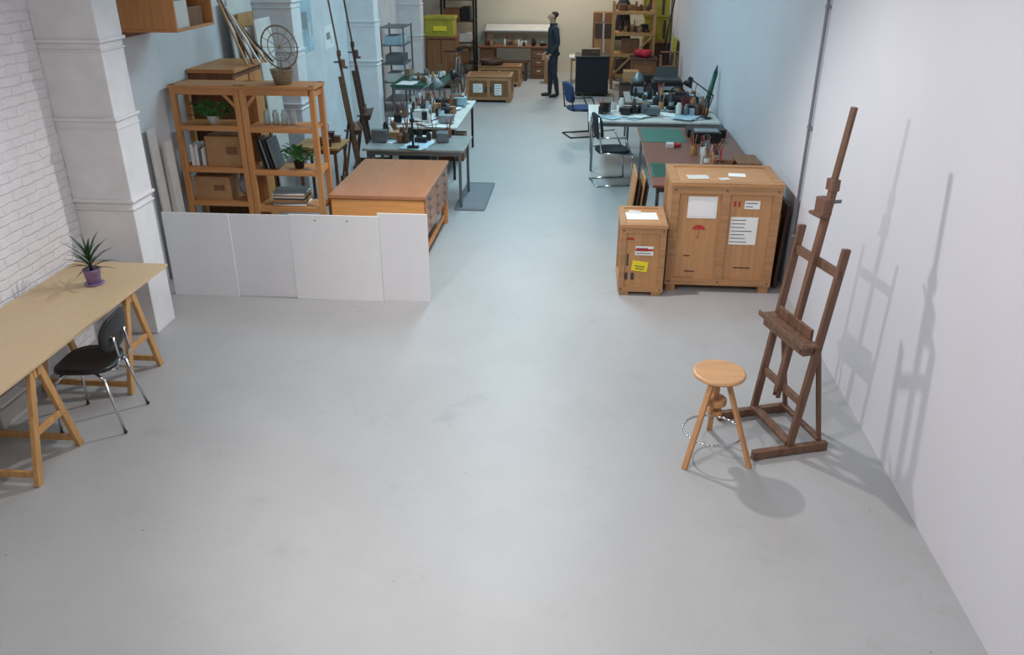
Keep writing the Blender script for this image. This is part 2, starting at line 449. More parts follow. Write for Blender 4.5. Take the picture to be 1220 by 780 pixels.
def ex_small(b):
    y = 7.366
    b.box((.60, y-.004, .30), (.15, .004, .10), 'yellowst', (0, .12, 0)); 
    b.box((.60, y-.007, .30), (.10, .002, .008), 'ink', (0, .12, 0)); b.box((.60, y-.007, .275), (.08, .002, .008), 'ink', (0, .12, 0))
    lab(b, .55, .72, .41, .50, y, 3); b.b2(.55, .72, y-.006, y-.003, .455, .475, 'red')
    for x in (.46, .52): b.b2(x, x+.03, y-.003, y, .16, .23, 'ink')
    b.b2(.475, .49, y-.003, y, .3, .42, 'ink'); b.b2(.47, .53, y-.003, y, .56, .58, 'red')
    b.box((.61, 7.66, .703), (.30, .22, .003), 'paper', (0, 0, .04)); b.box((.55, 7.78, .7065), (.12, .08, .003), 'offwhite', (0, 0, -.2))
crate('shipping_crate', .405, .83, 7.35, 7.95, .70, 0, skid=.04, w=.055, extra=ex_small)

b = MB('leaning_boards')
for i, (m, h) in enumerate((('ochre', .98), ('dark', .9), ('ochre', .94), ('dark', .86))):
    b.box((.52+.045*i, 8.33, h/2), (.018, .5-.06*i, h), m, (0, .1, 0))
b.finish(.002)
b = MB('dark_plank')
b.box((1.965, 7.86, .42), (.03, .42, .84), 'dark', (0, .04, 0)); b.box((1.93, 7.9, .36), (.02, .3, .72), 'brown', (0, .04, 0))
b.finish(.002)

# ------------------------------------------------------------ orange shelf
X0, X1, XM, Y0, Y1 = -4.03, -2.58, -3.33, 7.9, 8.24
b = MB('wooden_bookshelf')
for x in (X0, XM-.03, XM+.03, X1):
    for y in (Y0+.025, Y1-.025):
        b.box((x+(.03 if x == X0 else -.03 if x == X1 else 0), y, .915), (.055, .05, 1.83), 'shelfpost')
    xx = x+(.03 if x == X0 else -.03 if x == X1 else 0)
    for z in (.3, 1.0, 1.75): b.box((xx, (Y0+Y1)/2, z), (.03, Y1-Y0-.08, .06), 'shelfpost')
b.b2(X0-.01, X1+.01, Y0-.01, Y1+.01, 1.8, 1.83, 'shelfwood')
for (xa, xb, zs) in ((X0+.03, XM-.03, (.1, .67, 1.02, 1.44)), (XM+.03, X1-.03, (.1, .62, 1.0, 1.43))):
    for z in zs:
        b.b2(xa, xb, Y0+.004, Y1-.004, z-.025, z, 'shelfwood')
        b.b2(xa, xb, Y0+.002, Y0+.02, z-.05, z-.02, 'shelfwood')
b.b2(XM+.05, X1-.04, Y0+.0, Y0+.018, 1.74, 1.80, 'shelfwood')
b.b2(X0+.05, XM-.05, Y0+.0, Y0+.018, 1.74, 1.80, 'shelfwood')
for s in (-1, 1):
    b.bar((XM+s*.05, Y0+.02, 1.62), (XM+s*.2, Y0+.02, 1.79), .02, .03, 'shelfwood')
b.finish(.003)

def carton(name, x, y, z, w, d, h, m='card', rz=0.0):
    b = MB(name)
    b.box((0, 0, h/2), (w, d, h), m)
    for s in (-1, 1):
        b.box((0, s*d*.25, h+.002), (w*.99, d*.485, .004), m)
    b.box((0, 0, h+.005), (w, .035, .002), 'offwhite')
    b.box((w*.2, -d/2-.001, h*.55), (w*.3, .003, h*.25), 'brown')
    return b.finish(.002, (x, y, z), rz)
carton('cardboard_box', -3.58, 8.08, 1.021, .38, .26, .30)
carton('cardboard_box', -3.76, 8.08, .671, .38, .28, .24)
b = MB('plastic_bag')
for i in range(5): b.ball((-3.455+.01*math.sin(i*2.1), 8.08+.03*math.cos(i*3), .765+.02*i), .085, 'bag', (.75, .9, .95))
b.tube((-3.455, 8.08, .86), (-3.44, 8.06, .93), .03, 'bag', .05)
b.finish()
b = MB('row_of_books')
x = -3.95
for i in range(6):
    w = .015+.02*random.random(); h = .16+.06*random.random()
    b.box((x+w/2, 8.06, 1.021+h/2), (w, .17, h), ['paper', 'offwhite', 'white', 'steel', 'paper', 'canvas'][i]); x += w+.002
b.finish(.001)
b = MB('black_portfolios')
for i in range(4):
    b.box((-3.21+.04*i, 8.07, 1.0+.155), (.02, .24, .30), 'black' if i % 2 == 0 else 'steel', (0, -.22, 0))
b.finish(.002)
b = MB('stack_of_magazines')
for i in range(9):
    b.box((-2.98+.02*random.random(), 8.07, .62+.012+.016*i), (.34-.02*random.random(), .24, .013), random.choice(['paper', 'offwhite', 'steel', 'ink', 'card']), (0, 0, .15*random.random()))
b.finish(.001)
def bushy(name, x, y, z, R, n, pot='black', ls=.06, ph=.1):
    b = MB(name)
    b.lathe([(.04, 0), (.045, .003), (.06, ph-.005), (.062, ph), (.054, ph), (.052, ph-.015)], (x, y, z), pot)
    b.tube((x, y, z+ph-.03), (x, y, z+ph-.012), .05, 'soil')
    for i in range(n):
        az = i*2.399; r = R*math.sqrt(random.random())
        e = .2+1.1*random.random()
        p = (x+r*math.cos(az)*.7, y+r*math.sin(az)*.35-.03, z+ph+.12*random.random())
        b.tube((x, y, z+ph-.02), p, .002, 'leaf', n=5)
        b.leaf(p, az, e, ls*(1+.5*random.random()), ls*.8, 1.4, 'leaf', 5)
    return b.finish()
bushy('potted_pothos', -3.68, 8.03, 1.441, .26, 60, 'offwhite', .07, .08)
bushy('potted_pothos', -2.85, 8.04, 1.001, .2, 46, 'black', .065, .09)
b = MB('glass_jars')
for i in range(4):
    b.lathe([(.03, 0), (.034, .01), (.034, .1), (.02, .12), (.022, .14)], (-3.15+.09*i, 8.1, 1.431), 'glass', 14)
b.finish()
b = MB('storage_bins')
for xq, xe, mm in ((-3.93, -3.45, 'black'), (-3.24, -2.98, 'blackf'), (-2.95, -2.69, 'card')):
    b.b2(xq+.01, xe-.01, 7.97, 8.19, .101, .38, mm); b.b2(xq, xe, 7.96, 8.2, .38, .4, 'black')
b.finish(.004)

b = MB('wicker_basket')
cx, cy, cz = -2.93, 8.07, 1.83
b.lathe([(.07, 0), (.08, .01), (.11, .13), (.115, .14), (.10, .14), (.085, .02)], (cx, cy, cz), 'wicker', 20)
for i in range(6): b.ring((cx, cy, cz+.015+.023*i), .084+.0055*i, .006, 'wicker', n=20, k=5)
b.ring((cx, cy, cz+.34), .2, .008, 'wicker', normal=(.25, 1, .1), n=30)
b.ring((cx, cy, cz+.34), .13, .005, 'wicker', normal=(.25, 1, .1), n=24)
for i in range(6):
    a = PI*i/6
    v = Vector((math.cos(a), 0, math.sin(a)))*.2
    b.tube(Vector((cx, cy, cz+.34))-v, Vector((cx, cy, cz+.34))+v, .003, 'wicker', n=5)
b.tube((cx, cy, cz+.1), (cx, cy, cz+.2), .008, 'wicker')
b.finish()

# hanging cabinet
b = MB('wall_cabinet')
xa, xb, ya, yb, za, zb = -4.1, -3.5, 7.2, 7.98, 2.38, 3.1
b.b2(xa, xb, ya, yb, za, za+.025, 'shelfwood'); b.b2(xa, xb, ya, yb, zb-.025, zb, 'shelfwood')
b.b2(xa, xb, ya, ya+.025, za+.025, zb-.025, 'shelfpost'); b.b2(xa, xb, yb-.025, yb, za+.025, zb-.025, 'shelfpost')
b.b2(xa, xa+.02, ya+.025, yb-.025, za+.025, zb-.025, 'brown')
b.b2(xa+.02, xb-.02, ya+.025, yb-.025, 2.72, 2.74, 'shelfwood')
b.b2(xb-.3, xb-.02, ya+.05, ya+.3, za+.025, za+.25, 'offwhite'); b.b2(xb-.3, xb-.05, ya+.35, ya+.65, za+.025, za+.18, 'brown')
b.b2(xa, xa+.05, ya+.1, yb-.1, za-.06, za, 'brown')
b.finish(.003)

b = MB('tall_wooden_cabinet')
b.b2(-4.08, -3.62, 8.5, 9.3, 0, 1.86, 'brown'); b.b2(-4.09, -3.58, 8.46, 9.34, 1.86, 1.9, 'shelfwood')
b.b2(-3.62, -3.605, 8.53, 8.88, .1, 1.8, 'shelfpost'); b.b2(-3.62, -3.605, 8.92, 9.27, .1, 1.8, 'shelfpost')
b.finish(.004)
b = MB('stacked_canvases')
for i, (m, h, d) in enumerate((('canvas', 2.5, .7), ('ochre', 2.35, .5), ('white', 2.2, .62), ('brown', 2.0, .4), ('offwhite', 2.28, .5))):
    b.box((-3.93+.05*i, 9.85+.03*i-.05, h/2), (.022, d, h), m, (0, -.045, 0))
b.finish(.002)
b = MB('leaning_planks')
for i, (m, h) in enumerate((('offwhite', 1.5), ('canvas', 1.35))):
    b.box((-4.03+.06*i, 7.45+.16*i, h/2), (.02, .14, h), m, (0, -.02, 0))
b.finish(.002)
b = MB('timber_lengths')
for i in range(5):
    b.bar((-3.56+.04*i, 8.78+.08*i, 1.905), (-3.95+.03*i, 9.1+.05*i, 2.62-.08*i), .03, .018, ['ochre', 'brown', 'offwhite', 'ochre', 'dark'][i])
b.finish(.002)
for k, (y, z, w, h, m) in enumerate(((11.4, 1.95, .7, .5, 'poster'), (12.5, 2.0, .6, .8, 'poster'), (13.6, 1.7, .5, .35, 'paper'), (8.9, 2.45, .4, .3, 'poster'))):
    b = MB('wall_drawing')
    b.b2(XL, XL+.008, y-w/2, y+w/2, z-h/2, z+h/2, m)
    b.b2(XL+.008, XL+.01, y-w*.3, y+w*.1, z-h*.1, z+h*.2, 'greymet'); b.b2(XL+.008, XL+.01, y+w*.15, y+w*.3, z-h*.3, z, 'canvas')
    b.finish()

# ------------------------------------------------------------ plan chest
b = MB('plan_chest')
xa, xb, ya, yb = -2.555, -1.55, 7.96, 9.5
b.b2(xa, xb, ya, yb, .715, .75, 'chesttop')
b.b2(xa+.03, xb-.03, ya+.03, yb-.03, .30, .715, 'chest')
b.b2(xa+.02, xb-.02, ya+.012, ya+.03, .30, .70, 'chest')
for i in range(4):
    z = .31+.1*i
    b.b2(xb-.03, xb-.012, ya+.05, yb-.05, z, z+.09, 'chesttop')
    for k in range(3):
        y = ya+.3+.47*k
        b.box((xb-.004, y, z+.045), (.012, .09, .022), 'steel')
        b.ring((xb, y, z+.045), .02, .003, 'steel', normal=(1, 0, 0), n=10, k=4)
for x in (xa+.06, xb-.06):
    for y in (ya+.06, yb-.06): b.b2(x-.035, x+.035, y-.035, y+.035, 0, .30, 'chest')
    b.b2(x-.015, x+.015, ya+.1, yb-.1, .08, .13, 'chest')
b.finish(.004)

b = MB('grey_floor_mat'); b.slab(superell(.2, .66, e=20), Matrix.Translation((-1.38, 10.6, .006)), .01, 'rug'); b.finish()

# ------------------------------------------------------------ desks
def desk(name, x0, x1, y0, y1, z, top, leg='steel', t=.028, lw=.035, rail=True):
    b = MB(name)
    b.b2(x0, x1, y0, y1, z-t, z, top)
    for x in (x0+.06, x1-.06):
        for y in (y0+.06, y1-.06): b.b2(x-lw/2, x+lw/2, y-lw/2, y+lw/2, 0, z-t, leg)
        if rail: b.b2(x-.012, x+.012, y0+.06, y1-.06, z-t-.06, z-t-.01, leg)
    for y in (y0+.06, y1-.06):
        if rail: b.b2(x0+.06, x1-.06, y-.012, y+.012, z-t-.06, z-t-.01, leg)
    return b.finish(.003)
desk('grey_worktable', -2.72, -1.44, 10.0, 10.85, .75, 'greytop', 'steel')
desk('work_desk', -2.75, -1.72, 11.35, 13.5, .75, 'offwhite', 'black')
desk('green_desk', -3.45, -2.5, 14.9, 16.4, .75, 'dgreen', 'steel')
desk('side_desk', -3.55, -2.98, 9.85, 10.4, .78, 'ochre', 'brown')
desk('long_workbench', .78, 2.0, 8.6, 11.6, .75, 'redtop', 'steel')
desk('white_desk', .1, 1.98, 12.0, 13.3, .75, 'offwhite', 'steel')
desk('drafting_desk', .7, 1.98, 13.6, 14.6, .75, 'greytop', 'steel')
# drawer pedestals and boxes below the left desks
b = MB('drawer_pedestal'); b.b2(-2.6, -2.15, 11.5, 12.1, .03, .62, 'black')
for z in (.06, .25, .44): b.b2(-2.57, -2.18, 11.485, 11.5, z, z+.16, 'blackf'); b.b2(-2.42, -2.33, 11.475, 11.485, z+.1, z+.115, 'steel')
for x in (-2.55, -2.2): b.b2(x-.02, x+.02, 11.55, 12.05, 0, .03, 'black')
b.finish(.003)
carton('cardboard_box', -2.3, 10.42, 0, .4, .35, .3, 'dark'); carton('cardboard_box', -2.0, 12.7, 0, .4, .4, .38, 'brown')

def papers(name, x0, x1, y0, y1, z, n, mats=('paper', 'white2', 'offwhite', 'poster')):
    b = MB(name)
    for i in range(n):
        w = .21 if random.random() < .7 else .32
        b.box((random.uniform(x0, x1), random.uniform(y0, y1), z+.002+.0015*i), (w, w*1.4, .0015), random.choice(mats), (0, 0, random.uniform(-.8, .8)))
    return b.finish()
def supplies(name, x0, x1, y0, y1, z, n, cols):
    b = MB(name)
    for i in range(n):
        x, y = random.uniform(x0, x1), random.uniform(y0, y1); m = random.choice(cols); k = random.random()
        if k < .45:
            r = random.uniform(.025, .05); h = random.uniform(.08, .2)
            b.lathe([(r*.95, 0), (r, .005), (r, h*.8), (r*.7, h*.88), (r*.7, h)], (x, y, z), m, 14)
        elif k < .7:
            r = .04; b.lathe([(r, 0), (r, .11), (r*.9, .11), (r*.9, .02)], (x, y, z), m, 14)
            for j in range(5):
                a = random.uniform(0, 6.28); b.tube((x, y, z+.02), (x+.05*math.cos(a), y+.05*math.sin(a), z+.24), .004, random.choice(['ochre', 'black', 'red', 'steel']), n=6)
        else:
            w, d, h = random.uniform(.08, .22), random.uniform(.08, .2), random.uniform(.04, .14)
            b.box((x, y, z+h/2), (w, d, h), m, (0, 0, random.uniform(-.5, .5)))
            b.box((x, y, z+h+.004), (w*1.03, d*1.03, .008), m, (0, 0, 0))
    return b.finish(.002)
papers('loose_papers', -2.5, -1.7, 10.1, 10.7, .75, 9)
papers('loose_papers', -2.6, -1.9, 11.5, 13.2, .75, 22)
papers('loose_papers', .3, 1.8, 12.15, 13.1, .75, 20)
papers('loose_papers', .9, 1.8, 13.8, 14.4, .75, 8)
papers('loose_papers', -3.3, -2.7, 15.1, 16.1, .75, 5)
mix = ['offwhite', 'black', 'card', 'steel', 'offwhite', 'greymet', 'brown', 'poster', 'dark', 'black']
supplies('art_supplies', -2.6, -1.7, 10.35, 10.75, .764, 22, ['black', 'brown', 'dark', 'offwhite', 'steel', 'card'])
supplies('art_supplies', -2.65, -1.85, 11.5, 13.4, .783, 60, mix)
supplies('art_supplies', .25, 1.85, 12.35, 12.85, .78, 32, mix+['dgreen', 'red'])
supplies('art_supplies', .85, 1.9, 13.7, 14.0, .763, 14, mix+['black', 'black'])
supplies('paint_jars', 1.32, 1.62, 8.95, 10.1, .75, 26, ['offwhite', 'card', 'ochre', 'offwhite', 'steel', 'brown'])
supplies('art_supplies', -3.3, -2.6, 15.0, 16.3, .758, 12, mix)
supplies('art_supplies', -3.45, -3.1, 9.95, 10.25, .78, 7, ['brown', 'dark', 'card', 'black'])
b = MB('cutting_mat')
b.box((1.02, 9.25, .752), (.44, .62, .004), 'green'); b.box((1.02, 9.25, .7545), (.40, .58, .001), 'dgreen')
b.finish()
b = MB('cutting_mat'); b.box((1.08, 11.1, .752), (.56, .85, .004), 'green'); b.finish()
b = MB('red_tape_roll'); b.ring((1.2, 10.45, .775), .045, .02, 'red', n=16); b.box((1.12, 10.42, .775), (.09, .12, .05), 'offwhite'); b.finish(.002)
b = MB('tool_case'); b.box((1.6, 10.75, .82), (.36, .22, .13), 'black'); b.box((1.6, 10.75, .895), (.3, .18, .02), 'greymet'); b.ring((1.6, 10.63, .83), .04, .007, 'steel', normal=(0, 1, 0), n=14)
b.box((1.65, 11.15, .80), (.5, .3, .10), 'black'); b.finish(.004)
b = MB('wooden_box'); b.b2(1.74, 1.98, 9.1, 9.5, .75, .87, 'brown'); b.b2(1.73, 1.99, 9.09, 9.51, .87, .885, 'crate2'); b.box((1.86, 9.085, .86), (.04, .012, .03), 'steel'); b.finish(.003)
b = MB('black_tool_bag')
for i in range(6): b.ball((1.2+.1*i, 13.08+.04*math.sin(i*2), .865), .12, 'blackf', (1, .8, .7))
b.ring((1.45, 13.08, .95), .12, .012, 'black', normal=(0, 1, 0), n=16, arc=PI)
b.finish()
b = MB('office_printer')
b.b2(1.15, 1.65, 14.1, 14.5, .75, .98, 'black'); b.b2(1.18, 1.62, 14.12, 14.48, .98, 1.02, 'ink'); b.b2(1.22, 1.58, 13.98, 14.1, .80, .82, 'offwhite')
b.b2(1.25, 1.55, 14.095, 14.1, .86, .92, 'greymet'); b.box((1.4, 14.5, 1.08), (.36, .02, .2), 'ink', (-.3, 0, 0))
b.finish(.008)
b = MB('black_machine')
b.b2(.8, 1.05, 14.15, 14.45, .75, .95, 'black'); b.lathe([(.1, 0), (.1, .06), (.07, .1), (.03, .16)], (.92, 14.3, .95), 'steel', 16); b.b2(.84, 1.01, 14.14, 14.15, .8, .9, 'greymet')
b.finish(.005)

def desk_lamp(name, x, y, z, dx, m='black', h=.55):
    b = MB(name)
    b.lathe([(.09, 0), (.09, .015), (.02, .025), (.012, .04)], (x, y, z), m, 18)
    b.path([(x, y, z+.03), (x-.08*dx, y, z+h*.6), (x+.25*dx, y, z+h)], .009, m)
    p = Vector((x+.25*dx, y, z+h)); b.tube(p+Vector((0, 0, .03)), p+Vector((.06*dx, 0, -.09)), .03, m, .08, n=16)
    return b.finish()
desk_lamp('desk_lamp', -2.35, 11.9, .75, 1, 'greymet')
desk_lamp('desk_lamp', -2.3, 13.1, .75, 1, 'black', .5)
desk_lamp('desk_lamp', 1.8, 12.3, .75, -1, 'black')
b = MB('clamp_stand'); b.tube((-2.08, 10.05, .75), (-2.08, 10.05, 1.25), .014, 'black'); b.box((-2.08, 10.05, .775), (.14, .08, .02), 'black'); b.box((-2.08, 10.05, 1.1), (.05, .06, .04), 'black'); b.finish()

def frame_chair(name, x, y, rz, m, tube='steel', hb=.9):
    b = MB(name)
    b.slab(superell(.23, .22, e=4), Matrix.Translation((0, 0, .46)), .035, m, bend=.01)
    b.slab(superell(.23, .17, e=4), Matrix.Translation((0, -.24, hb-.15)) @ Euler((PI/2+.14, 0, 0)).to_matrix().to_4x4(), .03, m, bend=-.02)
    for s in (-1, 1):
        b.path([(s*.22, -.27, hb), (s*.23, -.22, .47), (s*.23, .22, .44), (s*.23, .25, .012), (s*.23, -.25, .012)], .012, tube)
        b.path([(s*.235, -.24, .68), (s*.26, .1, .68), (s*.24, .2, .46)], .011, tube)
    b.tube((-.23, -.25, .012), (.23, -.25, .012), .012, tube)
    return b.finish(0, (x, y, 0), rz)
frame_chair('blue_cantilever_chair', -.02, 14.55, -PI/2+.35, 'bluef', 'black')
frame_chair('metal_frame_chair', .44, 11.45, -PI/2+.25, 'blackf', 'chrome', .95)

# ------------------------------------------------------------ easels at mid-left
easel('artist_easel', (-3.06, 11.1, 0), math.radians(200), 2.6, 'easel')
easel('artist_easel', (-3.14, 12.1, 0), math.radians(190), 2.4, 'dark')

b = MB('metal_rack')
for x in (-3.95, -3.5):
    for y in (16.5, 17.3): b.b2(x-.015, x+.015, y-.015, y+.015, 0, 1.6, 'steel')
for z in (.2, .55, .9, 1.25, 1.58): b.b2(-3.96, -3.49, 16.49, 17.31, z-.015, z, 'steel')
for z, c in ((.55, 'canvas'), (.9, 'steel'), (1.25, 'poster')): b.b2(-3.9, -3.55, 16.6, 17.1, z, z+.16, c)
b.finish(.002)

b = MB('brown_cabinet')
b.b2(-3.58, -2.9, 19.3, 19.9, .06, 1.1, 'brown'); b.b2(-3.6, -2.88, 19.27, 19.92, 1.1, 1.14, 'crate2')
for x in (-3.55, -3.22): b.b2(x, x+.3, 19.28, 19.3, .1, 1.06, 'crate2')
for x in (-3.53, -2.95): b.b2(x-.03, x+.03, 19.35, 19.85, 0, .06, 'brown')
b.finish(.004)
b = MB('yellow_storage_box')
b.b2(-3.6, -2.95, 19.32, 19.85, 1.14, 1.52, 'yellow'); b.b2(-3.63, -2.92, 19.29, 19.88, 1.5, 1.56, 'yellow'); b.b2(-3.4, -3.1, 19.3, 19.32, 1.26, 1.36, 'yellowst')
b.finish(.006)
def ex_c1(b):
    y = 17.61
    lab(b, -2.3, -2.1, .2, .38, y, 3); lab(b, -1.85, -1.7, .15, .38, y, 4)
    for x in (-2.05, -1.95): b.b2(x, x+.05, y-.004, y, .2, .32, 'ink')
crate('shipping_crate', -2.45, -1.5, 17.6, 18.3, .52, 1, 'crate2', 'crate_b', .05, .06, ex_c1)
crate('shipping_crate', -2.45, -1.45, 19.7, 20.2, .45, 1, 'crate2', 'crate_b', .05, .06)
b = MB('woven_tray'); b.lathe([(.2, 0), (.26, .02), (.3, .12), (.27, .12), (.2, .03)], (-2.15, 19.95, .465), 'dark', 18); b.finish()
b = MB('bicycle')
for y in (18.0, 19.0):
    b.ring((-2.72, y, .34), .32, .018, 'black', normal=(1, 0, .05), n=28)
    b.ring((-2.72, y, .34), .3, .008, 'steel', normal=(1, 0, .05), n=24, k=4)
    for i in range(8):
        a = PI*i/8; v = Vector((0, math.cos(a), math.sin(a)))*.3; c = Vector((-2.72, y, .34)); b.tube(c-v, c+v, .002, 'chrome', n=4)
P = lambda y, z: (-2.72, y, z)
b.path([P(18.0, .34), P(18.13, .85), P(18.15, .95)], .014, 'steel'); b.path([P(18.12, .8), P(18.5, .32), P(18.66, .8), P(18.12, .8)], .014, 'steel')
b.path([P(18.5, .32), P(19.0, .34), P(18.64, .75)], .01, 'steel'); b.tube(P(18.66, .8), P(18.69, .93), .012, 'steel'); b.box(P(18.7, .95), (.12, .26, .05), 'black')
b.tube((-2.98, 18.15, .96), (-2.46, 18.15, .96), .012, 'black'); b.ring(P(18.5, .32), .08, .01, 'steel', normal=(1, 0, 0), n=14)
b.finish()

# back area
b = MB('brown_writing_desk')
b.b2(-2.6, -.8, 20.9, 21.6, .72, .76, 'brown')
b.b2(-2.55, -2.2, 20.95, 21.55, 0, .72, 'brown'); b.b2(-1.3, -.9, 20.95, 21.55, 0, .72, 'brown')
for z in (.1, .3, .5): b.b2(-1.27, -.93, 20.935, 20.95, z, z+.17, 'crate2'); b.b2(-1.15, -1.05, 20.92, 20.935, z+.08, z+.1, 'chrome')
b.finish(.004)
b = MB('dark_bench')
b.b2(-2.2, -1.35, 20.55, 20.85, .4, .45, 'dark'); 
for x in (-2.15, -1.4): b.b2(x-.03, x+.03, 20.57, 20.83, 0, .4, 'dark')
b.b2(-2.15, -1.4, 20.68, 20.72, .15, .2, 'dark')
b.finish(.004)
b = MB('drafting_table')
b.box((-1.6, 21.88, 1.1), (1.9, .5, .03), 'greymet', (.28, 0, 0)); b.box((-1.6, 21.875, 1.117), (1.8, .42, .004), 'canvas', (.28, 0, 0))
for x in (-2.5, -.7):
    b.bar((x, 21.92, 0), (x, 21.88, 1.08), .04, .04, 'steel'); b.b2(x-.02, x+.02, 21.72, 22.12, 0, .04, 'steel')
b.tube((-2.5, 21.92, .3), (-.7, 21.92, .3), .015, 'steel')
b.finish(.003)
supplies('desk_clutter', -2.45, -1.0, 21.0, 21.3, .76, 22, ['black', 'dark', 'brown', 'card', 'steel', 'offwhite'])
desk('small_table', -.35, .35, 20.3, 20.9, .6, 'offwhite', 'ochre')
carton('cardboard_box', -.78, 20.45, 0, .3, .35, .6, 'card')
b = MB('dark_shelf_unit')
for x in (-3.55, -2.75):
    for y in (21.4, 21.9): b.b2(x-.025, x+.025, y-.025, y+.025, 0, 2.3, 'black')
for z in (.3, .8, 1.3, 1.8, 2.25): b.b2(-3.56, -2.74, 21.38, 21.92, z-.03, z, 'dark')
for i, (x, z, w, h, m) in enumerate(((-3.4, .8, .3, .3, 'card'), (-3.0, .8, .3, .2, 'offwhite'), (-3.3, 1.3, .4, .28, 'brown'), (-2.95, 1.3, .2, .32, 'black'), (-3.2, 1.8, .5, .3, 'dark'), (-3.2, .3, .6, .35, 'crate2'))):
    b.b2(x-w/2, x+w/2, 21.45, 21.85, z, z+h, m)
b.finish(.002)
b = MB('black_cabinet')
b.b2(-.17, .55, 18.5, 19.1, .05, .82, 'black'); b.b2(-.19, .57, 18.47, 19.12, .82, .85, 'black')
for z in (.08, .33, .58): b.b2(-.14, .52, 18.488, 18.5, z, z+.23, 'blackf')
for x in (-.1, .48): b.b2(x-.03, x+.03, 18.55, 19.05, 0, .05, 'black')
b.finish(.004)
carton('cardboard_box', .15, 18.8, .85, .4, .3, .12, 'dark')

b = MB('wooden_rack')
for x in (.65, 1.55):
    for y in (19.6, 20.3): b.b2(x-.03, x+.03, y-.03, y+.03, 0, 1.85, 'ochre')
for z in (.3, .75, 1.2, 1.65):
    for y in (19.6, 20.3): b.b2(.62, 1.58, y-.035, y+.035, z-.04, z, 'ochre')
    for i in range(5): b.b2(.64, 1.56, 19.66+.12*i, 19.74+.12*i, z, z+.02, 'ochre')
b.bar((.65, 19.56, .3), (1.55, 19.56, 1.2), .03, .04, 'ochre')
b.finish(.003)
supplies('rack_contents', .8, 1.4, 19.8, 20.1, 1.222, 16, ['black', 'dark', 'brown', 'black', 'card'])
supplies('rack_contents', .8, 1.4, 19.8, 20.1, 1.672, 10, ['black', 'dark', 'brown', 'offwhite', 'card'])
carton('cardboard_box', .95, 19.95, .322, .42, .4, .3, 'dark'); carton('cardboard_box', 1.05, 19.95, .772, .4, .4, .28, 'brown')
b = MB('red_cloth')
for i in range(7): b.ball((1.3+.1*math.sin(i*1.7), 19.15+.08*math.cos(i*2.3), .845+.01*math.sin(i)), .1, 'pink', (1, .8, .8))
b.finish()
b = MB('low_wooden_chest'); b.b2(1.05, 1.6, 18.9, 19.5, 0, .72, 'brown'); b.b2(1.03, 1.62, 18.88, 19.52, .72, .76, 'dark'); b.b2(1.1, 1.55, 18.885, 18.9, .1, .62, 'crate2'); b.finish(.003)
for (x, y, z, h) in ((1.72, 21.0, 0, .9), (1.72, 21.0, .94, .5), (1.66, 20.95, 1.48, .42)):
    b = MB('yellow_crate'); b.b2(x-.3, x+.3, y-.3, y+.3, z, z+h, 'yellow' if z else 'dark'); b.b2(x-.32, x+.32, y-.32, y+.32, z+h, z+h+.035, 'yellow' if z else 'ochre')
    for q in (-.15, .15): b.b2(x+q-.03, x+q+.03, y-.312, y-.3, z+.05, z+h-.03, 'dark')
    b.finish(.004)
b = MB('yellow_board'); b.box((1.93, 18.95, .6), (.03, .6, 1.2), 'yellow', (0, .06, 0)); b.box((1.9, 18.9, .45), (.03, .5, .9), 'dark', (0, .06, 0)); b.finish(.003)
b = MB('step_ladder')
for x in (1.6, 1.95):
    b.bar((x, 17.7, 0), (x, 18.05, .95), .03, .05, 'brown'); b.bar((x, 18.4, 0), (x, 18.05, .95), .03, .04, 'brown')
for i in range(4):
    k = .15+.27*i; b.box((1.775, 17.7+.35*k/.95, k*1.0+.04), (.36, .12, .022), 'brown')
b.finish(.003)
b = MB('dark_storage_trunk'); b.b2(.75, 1.5, 16.9, 17.5, 0, .5, 'dark'); b.b2(.73, 1.52, 16.88, 17.52, .5, .55, 'black'); b.b2(.8, 1.1, 16.95, 17.3, .55, .75, 'card'); b.b2(1.15, 1.45, 17.0, 17.4, .55, .68, 'black'); b.finish(.004)
b = MB('coat_on_stand')
b.tube((.9, 20.95, 0), (.9, 20.95, 1.9), .02, 'dark'); b.lathe([(.2, 0), (.2, .03), (.05, .06)], (.9, 20.95, 0), 'dark', 16)
b.lathe([(.2, .95), (.19, 1.2), (.16, 1.5), (.18, 1.7), (.12, 1.82), (.04, 1.86)], (.9, 20.95, 0), 'blackf', 18); b.ball((.9, 20.95, 1.98), .1, 'black', (1, 1, 1.2))
b.finish()
b = MB('long_pole'); b.tube((1.66, 19.5, 0.02), (2.0, 19.55, 2.35), .022, 'black'); b.finish()
b = MB('green_rolled_umbrella')
b.tube((1.86, 12.85, .76), (1.97, 12.9, 1.3), .04, 'dgreen', .035); b.tube((1.97, 12.9, 1.3), (1.99, 12.91, 1.42), .035, 'dgreen', .008); b.ring((1.90, 12.87, .95), .042, .006, 'black', normal=(.2, .1, 1), n=14)
b.finish()
b = MB('brown_parcels')
for i, (x, y, z, w, h, m) in enumerate(((.3, 21.0, 0, .5, .5, 'brown'), (.32, 21.0, .5, .45, .45, 'card'), (.3, 21.0, .95, .4, .35, 'dark'), (.3, 21.55, 0, .5, 1.5, 'crate2'))):
    b.b2(x+.15-w/2, x+.15+w/2, y+.2-.2, y+.2+.2, z, z+h, m); b.b2(x+.15-.02, x+.15+.02, y-.005, y, z, z+h, 'offwhite')
b.finish(.003)

